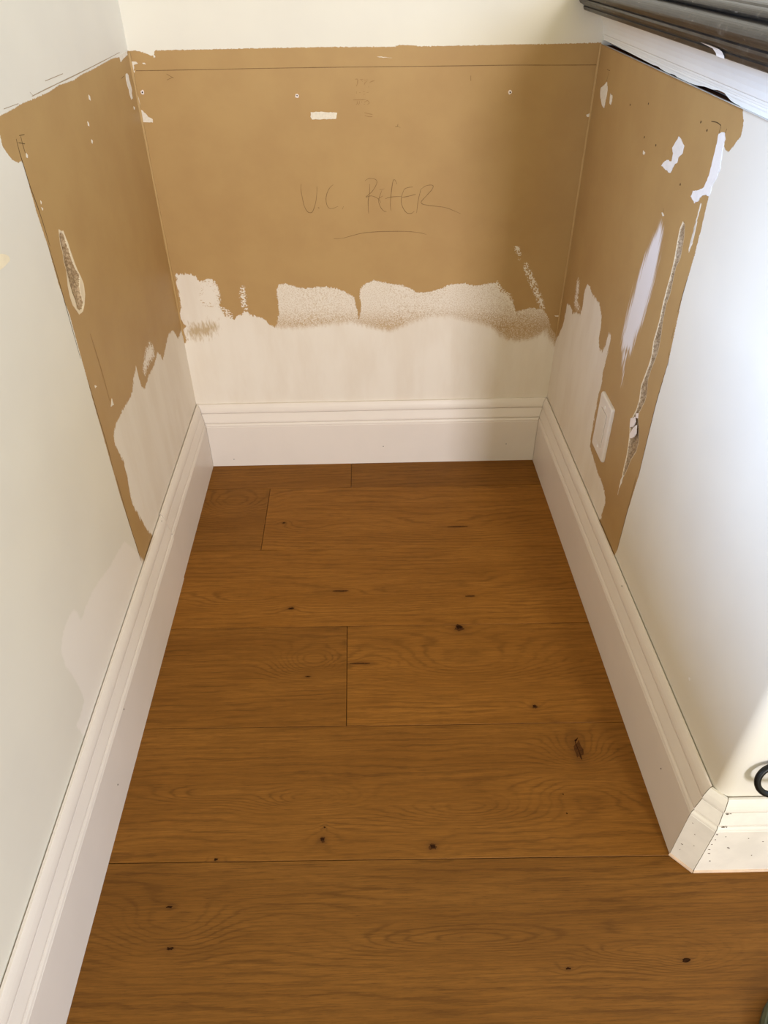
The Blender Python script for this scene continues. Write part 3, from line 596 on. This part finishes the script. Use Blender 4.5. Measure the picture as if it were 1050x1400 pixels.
sweep('bare_edge', [(GAP, 0), (BT + .0022, 0), (BT + .0026, .003), (BT + .0012, .0058), (GAP, .0058)], [((c1[0] + e_, c1[1]), (-.4142, -1)), ((W + .62, VF), (0, -1))], M['edge'], bf)
# paint chips on the old boards
def face_chip(parent, u, v, w, dirn, r, el=1.0, tilt=0.0):
    d = np.array(dirn, float); e = np.array([0, 0, 1.0]); s = np.cross(d, e); n = 9
    a = np.linspace(0, 2 * np.pi, n, endpoint=False); k = 0.25 + 0.7 * rng.random(n)
    x = np.cos(a) * k * r * el; y = np.sin(a) * k * r
    x, y = x * math.cos(tilt) - y * math.sin(tilt), x * math.sin(tilt) + y * math.cos(tilt)
    flat_patch('paint_chip', np.array([u, v, w]) + x[:, None] * s + y[:, None] * e, M['chipdark'], parent, dirn, 0.0003)
yf = VF - BT - .0008
for (uu, z, r, el, ti) in ((.888, .113, .0022, 1.4, .4), (.890, .098, .0013, 1, 0), (.8885, .085, .0014, 1.3, 1), (.889, .07, .0012, 1.8, 0), (.8925, .058, .0012, 2, .2),
                           (.915, .074, .0016, 2.4, .6), (.902, .106, .001, 1, 0), (.90, .035, .0012, 1.6, .3), (.935, .1, .0009, 1, 0), (.958, .09, .001, 1.5, 0), (.955, .05, .001, 1, 0)):
    face_chip(bf, uu, yf, z, (0, -1, 0), r, el, ti)
for (uu, z, r, el, ti) in ((.893, .1285, .0030, 1.2, .3), (.897, .1285, .0016, 1, .8)):
    face_chip(bf, uu, VF - BT + .0014, z, (0, -1, 0), r, el, ti)
for (uu, z, r, el, ti) in ((.919, .142, .0018, 1.6, .9), (.9155, .136, .0012, 1.4, 0), (.926, .138, .0011, 1, 0), (.9235, .145, .0010, 1.6, 1), (.933, .141, .0008, 1, 0), (.935, .135, .0010, 1.6, .4)):
    face_chip(bf, uu, VF - .0122, z, (0, -1, 0), r, el, ti)
for (uu, z, r, el, ti) in ((.893, .1535, .0018, 1.8, .2), (.897, .1545, .0014, 1.5, .2)):
    face_chip(bf, uu, VF - .0125, z, (0, -1, 0), r, el, ti)
q = 1 / math.sqrt(2)
for (tt, z, r, el) in ((.25, .03, .0011, .6), (.22, .045, .0011, 1.6), (.45, .085, .0008, 1.8), (.2, .105, .0008, 1.8), (.6, .06, .0008, 1.6)):
    p0 = np.array([c0[0] - BT - .0006, c0[1] - (BT + .0006) * .4142]); p1 = np.array([c1[0] - (BT + .0006) * .4142, c1[1] - BT - .0006]); pp = p0 + (p1 - p0) * tt
    face_chip(bc, pp[0] - q * .0002, pp[1] - q * .0002, z, (-q, -q, 0), r, el)

# ------------------------------------------------------------------ rail on the half wall: white moulding and black cap
trim_1 = empty('trim_1', place(W, -0.5, H)); tag(trim_1, 'white cove moulding under the black rail on the right wall', 'moulding', 'structure')
def mould_stations():
    vs_ = spans((0.0, -0.66, 0.012), (-0.66, -1.0, 0.05)); return vs_
mp_ = [(0.012, 0.0030), (-0.0039, 0.0030), (-0.0043, 0.0052), (-0.0036, 0.0062), (-0.0040, 0.0082), (-0.0026, 0.0090), (-0.0026, 0.0112), (-0.0010, 0.0120), (-0.0010, 0.0146), (0.0004, 0.0156)]
for i in range(9):
    t = i / 8; mp_.append((0.0008 + 0.0285 * (1 - math.cos(t * math.pi / 2)) ** 0.9, 0.0165 + 0.036 * math.sin(t * math.pi / 2)))
mp_ += [(0.0305, 0.0525), (-0.03, 0.0525), (-0.03, 0.0030)]
mp_ = mp_[1:]
def gap_lift(v):
    v = -v
    a = 0.0058 * max(0, 1 - v / 0.34) ** 0.8
    b = 0.0065 * math.exp(-((v - 0.535) / 0.022) ** 2) + 0.0035 * math.exp(-((v - 0.49) / 0.03) ** 2)
    c = 0.0012 * max(0, math.sin(v * 90)) if 0.28 < v < 0.42 else 0
    return a + b + c - (0.0026 if v < 0.6 else 0.0032)
st_ = [((W, v_), (-1, 0), gap_lift(v_)) for v_ in mould_stations()] + [((W, VF), (-1, -1), -0.0032), ((W + 0.62, VF), (0, -1), -0.0032)]
V = []; n = len(mp_)
for (p_, of_, gl) in st_:
    for i, (d, z) in enumerate(mp_):
        z2 = H + z + float(slope(p_[1]))
        if z < 0.006: z2 += gl * (1 - max(0, z - .003) / .003)
        V.append((p_[0] + of_[0] * d, p_[1] + of_[1] * d, z2))
F = []
for s in range(len(st_) - 1):
    for i in range(n): F.append((s * n + i, s * n + (i + 1) % n, (s + 1) * n + (i + 1) % n, (s + 1) * n + i))
F += [tuple(range(n)), tuple(range((len(st_) - 1) * n, len(st_) * n))]
o = mesh_obj('cove_moulding', place(*np.array(V).T), F, M['mould'], trim_1); fix_normals(o)
sweep('backing_strip', [(-0.0165, 0.0), (-0.0165, 0.012), (-0.0215, 0.012), (-0.0215, 0.0)], [((W, 0), (-1, 0)), ((W, -1.0), (-1, 0))], M['rawwood'], trim_1, wf=lambda v: float(H + slope(v)))

sweep('gap_shade_wood', [(-0.0046, -0.0025), (-0.0046, -0.006), (-0.0215, -0.006), (-0.0215, -0.0025)], [((W, 0), (-1, 0)), ((W, -1.0), (-1, 0))], M['gapshade'], trim_1, wf=lambda v: float(H + slope(v)))  # brown wood strip, coloured dark so the gap reads as shaded

trim_2 = empty('trim_2', place(W + .2, -0.5, H + .05)); tag(trim_2, 'dusty black moulded bar rail capping the right half wall', 'rail', 'structure')
def arc(c, r, a0, a1, n, ry=None):
    ry = ry or r
    return [(c[0] + r * math.cos(math.radians(a0 + (a1 - a0) * i / n)), c[1] + ry * math.sin(math.radians(a0 + (a1 - a0) * i / n))) for i in range(n + 1)]
# profile in (distance out from the wall face, height above H)
cp = [(-0.03, 0.0515), (0.0400, 0.0515), (0.0418, 0.0530), (0.0432, 0.0570), (0.0420, 0.0580), (0.0455, 0.0605), (0.0500, 0.0625), (0.0520, 0.0660), (0.0520, 0.0690), (0.0505, 0.0705)]
cp += arc((0.0500, 0.0805), 0.0120, -85, 85, 12, 0.0095)
cp += [(0.0440, 0.0900)]
cp += arc((0.0350, 0.0955), 0.0085, -60, 80, 8, 0.0055)
cp += [(0.0290, 0.1005), (0.0270, 0.1025), (0.0230, 0.1035), (-0.03, 0.1040)]
sweep('rail_edge', cp, [((W, 0), (-1, 0)), ((W, VF), (-1, -1)), ((W + 0.62, VF), (0, -1))], M['cap'], trim_2, wf=lambda v: float(H + slope(v)))
sweep('rail_top', [(-0.0302, 0.06), (-0.0302, 0.1040), (-0.62, 0.1040), (-0.62, 0.06)], [((W, 0), (-1, 0)), ((W, VF + 0.0302), (-1, 0))], M['cap'], trim_2, wf=lambda v: float(H + slope(v)))
# dab of white paint on the rail's lower edge
def rail_pt(d, h, v): return (W - d, v, H + h + float(slope(v)))
pd = [(0.0421, 0.0523), (0.0427, 0.0550), (0.0450, 0.0588), (0.0472, 0.0606), (0.0508, 0.0624)]
va = [(-.622, -.600), (-.621, -.598), (-.618, -.592), (-.614, -.574), (-.594, -.566)]
V = []
for (d, h), (a, b) in zip(pd, va): V += [rail_pt(d + .0004, h - .0004, a), rail_pt(d + .0004, h - .0004, b)]
mesh_obj('paint_dab', place(*np.array(V).T), [(2 * i, 2 * i + 1, 2 * i + 3, 2 * i + 2) for i in range(len(pd) - 1)], M['filler'], trim_2)

# ------------------------------------------------------------------ marks, chips and writing on the walls
for q_ in PL('L_chips'): chip('plaster_chip', 'L', q_, M['chip'], wall_left)
chip('filler_patch', 'L', smooth_line(P('L_cream_spot')), M['cream_spot'], wall_left, 0.0012, 0.0, 1)  # small raised patch, lighter cream than the wall around it
for q_ in PL('B_chips'): chip('plaster_chip', 'B', q_, M['chip'], wall_back)
for i, q_ in enumerate(PL('R_chips')): chip('filler_patch' if i == 3 else 'plaster_chip', 'R', q_, M['filler'] if i in (2, 3) else M['chip'], wall_right, 0.0009 if i == 3 else 0.0005, 0.0008)
for q_ in PL('R_flakes'): chip('plaster_flake', 'R', q_, M['flake'], wall_right, 0.0014, 0.0008)
for i, q_ in enumerate(PL('L_lines')): stroke('cut_line' if i in (0, 10, 11, 12) else 'pencil_mark', 'L', q_, M['cut'] if i in (0, 1, 2, 3, 4, 10, 11, 12) else M['pencil_faint'] if i == 13 else M['pencil_pale'], wall_left, 0.0016 if i in (0, 10, 11, 12) else 0.003 if i == 13 else 0.0013)
for i, q_ in enumerate(PL('R_lines')): stroke('pencil_mark' if i < 6 else 'cut_line', 'R', q_, M['cut'], wall_right, 0.0013)
for i, q_ in enumerate(PL('R_specks')): chip('speck', 'R', blob('R', q_[0], 0.0016 if i < 7 else 0.0026), M['cut'] if i < 7 else M['filler'], wall_right, 0.0003, 0, 1)
for i, q_ in enumerate(PL('B_pencil')): stroke('pencil_line' if i == 0 else 'pencil_mark', 'B', q_, M['pencil'], wall_back, 0.0011 if i == 0 else 0.0012, i > 0)
for q_ in PL('B_writing'): stroke('pencil_letter', 'B', q_, M['pencil'], wall_back, 0.00115)
for q_ in PL('B_numbers'): stroke('pencil_digit', 'B', q_, M['pencil_faint'], wall_back, 0.0013)
for q_ in PL('B_rings'):
    c = q_[0]
    ring = chip('screw_hole', 'B', blob('B', c, 0.0036, 14), M['flake'], wall_back, 0.0007, 0, 1)
    chip('screw_pit', 'B', blob('B', c, 0.0013, 8), M['dark'], ring, 0.0010, 0, 1).location = (0, -0.0003, 0.0023)

def bead(name, u0, v0, su, sv, w0, w1, r, mat, parent):
    rows = spans((w0, w1, 0.03)); V = []; k = 5
    for z in rows:
        rr = r * (0.75 + 0.5 * rng.random())
        V.append((u0, v0, z)); V.append((u0 + su * rr, v0, z))
        for i in range(1, k): a = math.pi / 2 * i / k; V.append((u0 + su * rr * (1 - 0.75 * math.sin(a)), v0 + sv * rr * (1 - 0.75 * math.cos(a)), z))
        V.append((u0, v0 + sv * rr, z))
    n = k + 2; F = [(s * n + i, s * n + (i + 1) % n, (s + 1) * n + (i + 1) % n, (s + 1) * n + i) for s in range(len(rows) - 1) for i in range(n)]
    o = mesh_obj(name, place(*np.array(V).T), F, mat, parent, smooth=True); fix_normals(o); return o
bead('corner_caulk', 0, 0, 1, -1, 0.36, H, 0.0034, M['ochre'], wall_back)
bead('corner_caulk', W, 0, -1, -1, 0.34, H, 0.0030, M['ochre'], wall_back)

# ------------------------------------------------------------------ wall outlet
def rounded(w_, h_, r, n=5):
    pts = []
    for cx_, cy_, a0 in ((w_ / 2 - r, h_ / 2 - r, 0), (-w_ / 2 + r, h_ / 2 - r, 90), (-w_ / 2 + r, -h_ / 2 + r, 180), (w_ / 2 - r, -h_ / 2 + r, 270)):
        for i in range(n + 1):
            a = math.radians(a0 + 90 * i / n); pts.append((cx_ + r * math.cos(a), cy_ + r * math.sin(a)))
    return np.array(pts)
OV, OW = -0.4040, 0.3415
def out_pt(p, d): # p (along -v i.e. right, up), d = off the wall
    return place(W - d, OV - p[:, 0] + 0.035 * p[:, 1], OW + p[:, 1] - 0.02 * p[:, 0])
def prism(name, levels, mat, parent):
    """levels: (outline, distance off the wall) from the wall outwards"""
    V = np.concatenate([out_pt(p, d) for p, d in levels]); n = len(levels[0][0]); F = []
    for s in range(len(levels) - 1):
        for i in range(n): F.append((s * n + i, s * n + (i + 1) % n, (s + 1) * n + (i + 1) % n, (s + 1) * n + i))
    F += [tuple(range(n)), tuple(range((len(levels) - 1) * n, len(levels) * n))]
    o = mesh_obj(name, V, F, mat, parent); fix_normals(o); return o
outlet = empty('wall_outlet', out_pt(np.array([[0, -0.057]]), 0)[0])
tag(outlet, 'white rectangular duplex outlet plate on the right wall above the baseboard', 'outlet')
prism('cover_plate', [(rounded(.0700, .1150, .004), -0.0005), (rounded(.0700, .1150, .004), 0.0030), (rounded(.0690, .1140, .004), 0.0046), (rounded(.0650, .1100, .003), 0.0062)], M['plastic'], outlet)
prism('insert_gap', [(rounded(.0345, .0680, .001), 0.0060), (rounded(.0345, .0680, .001), 0.0063)], M['cut'], outlet)
ins = prism('receptacle', [(rounded(.0335, .0668, .001), 0.0060), (rounded(.0335, .0668, .001), 0.0072), (rounded(.0325, .0658, .001), 0.0076)], M['plastic_in'], outlet)
for cy_ in (0.0195, -0.0195):
    for dx, hh in ((-0.0063, .0085), (0.0063, .0070)):
        prism('slot', [(rounded(.0016, hh, .0004, 2) + np.array([dx, cy_ + .003]), 0.0072), (rounded(.0016, hh, .0004, 2) + np.array([dx, cy_ + .003]), 0.0078)], M['dark'], ins)
    prism('ground_hole', [(rounded(.0046, .0046, .0022, 4) + np.array([0, cy_ - .0075]), 0.0072), (rounded(.0046, .0046, .0022, 4) + np.array([0, cy_ - .0075]), 0.0078)], M['dark'], ins)
for cy_ in (0.0415, -0.0415):
    prism('plate_screw', [(rounded(.006, .006, .0029, 5) + np.array([0, cy_]), 0.0058), (rounded(.006, .006, .0029, 5) + np.array([0, cy_]), 0.0068), (rounded(.0046, .0046, .0022, 5) + np.array([0, cy_]), 0.0072)], M['screw'], outlet)

# ------------------------------------------------------------------ black cable loop by the front wall
def tube(name, path, r, mat, parent=None, n=12):
    path = np.array(path, float); V = []; F = []; m_ = len(path)
    T = np.gradient(path, axis=0); T /= np.linalg.norm(T, axis=1)[:, None]
    N = np.cross(T[0], [0.3, 0.5, 0.8]); N /= np.linalg.norm(N)
    for i in range(m_):
        N = N - T[i] * (N @ T[i]); N /= np.linalg.norm(N); B_ = np.cross(T[i], N)
        for j in range(n):
            a = 2 * math.pi * j / n; V.append(path[i] + r * (math.cos(a) * N + math.sin(a) * B_))
    for i in range(m_ - 1):
        for j in range(n): F.append((i * n + j, i * n + (j + 1) % n, (i + 1) * n + (j + 1) % n, (i + 1) * n + j))
    F += [tuple(range(n)), tuple(range((m_ - 1) * n, m_ * n))]
    o = mesh_obj(name, V, F, mat, parent, smooth=True); fix_normals(o); return o
RC = np.array([0.9240, -1.0725, 0.2405]); ex = np.array([1.0, 0, 0]); ey = np.array([0, 0.35, 0.937]); ez = np.array([0, -0.937, 0.35])
pts = [(1.40, -1.16, 0.0042), (1.30, -1.17, 0.0042), (1.20, -1.16, 0.0042), (1.12, -1.14, 0.012), (1.06, -1.125, 0.06), (1.01, -1.11, 0.15), (0.965, -1.088, 0.214)]
for i in range(0, 21):
    a = math.radians(-80 - 15 * i * 1.0)
    c = RC + ez * (0.0035 - 0.0045 * i / 24)
    pts.append(tuple(c + 0.0205 * (math.cos(a) * ex + math.sin(a) * ey)))
pts += [(0.951, -1.083, 0.222), (0.985, -1.080, 0.212), (1.04, -1.075, 0.235), (1.10, -1.070, 0.30), (1.16, -1.067, 0.40), (1.20, -1.0645, 0.52)]
p3 = smooth_line(np.array(pts), 4)
cable = tube('cable', place(*p3.T), 0.0041, M['cable'])
tag(cable, 'black cable curled into a small loop in front of the half wall end', 'cable')

# ------------------------------------------------------------------ dark green pad at the lower right
pad = empty('kneeling_pad', place(1.03, -1.40, 0)); tag(pad, 'dark green rounded pad lying on the oak floor, cut off by the lower right edge', 'pad')
def pad_level(gr, z):
    o2 = rounded(0.24 + gr, 0.36 + gr, 0.09 + gr / 2, 8); a = math.radians(12)
    x = o2[:, 0] * math.cos(a) - o2[:, 1] * math.sin(a); y = o2[:, 0] * math.sin(a) + o2[:, 1] * math.cos(a)
    return place(1.022 + x, -1.395 + y, z + 0 * x)
def stack(name, lv, mat, parent):
    V = np.concatenate(lv); n = len(lv[0]); F = []
    for s in range(len(lv) - 1):
        for i in range(n): F.append((s * n + i, s * n + (i + 1) % n, (s + 1) * n + (i + 1) % n, (s + 1) * n + i))
    F += [tuple(range(n)), tuple(range((len(lv) - 1) * n, len(lv) * n))]
    o = mesh_obj(name, V, F, mat, parent, smooth=False); fix_normals(o); return o
stack('pad_rim', [pad_level(0, 0.0002), pad_level(0.002, .004), pad_level(0.002, .012), pad_level(-0.004, .016), pad_level(-0.008, .016)], M['green_rim'], pad)
stack('pad_top', [pad_level(-0.010, 0.010), pad_level(-0.010, .0165), pad_level(-0.016, .019), pad_level(-0.03, .020)], M['green'], pad)
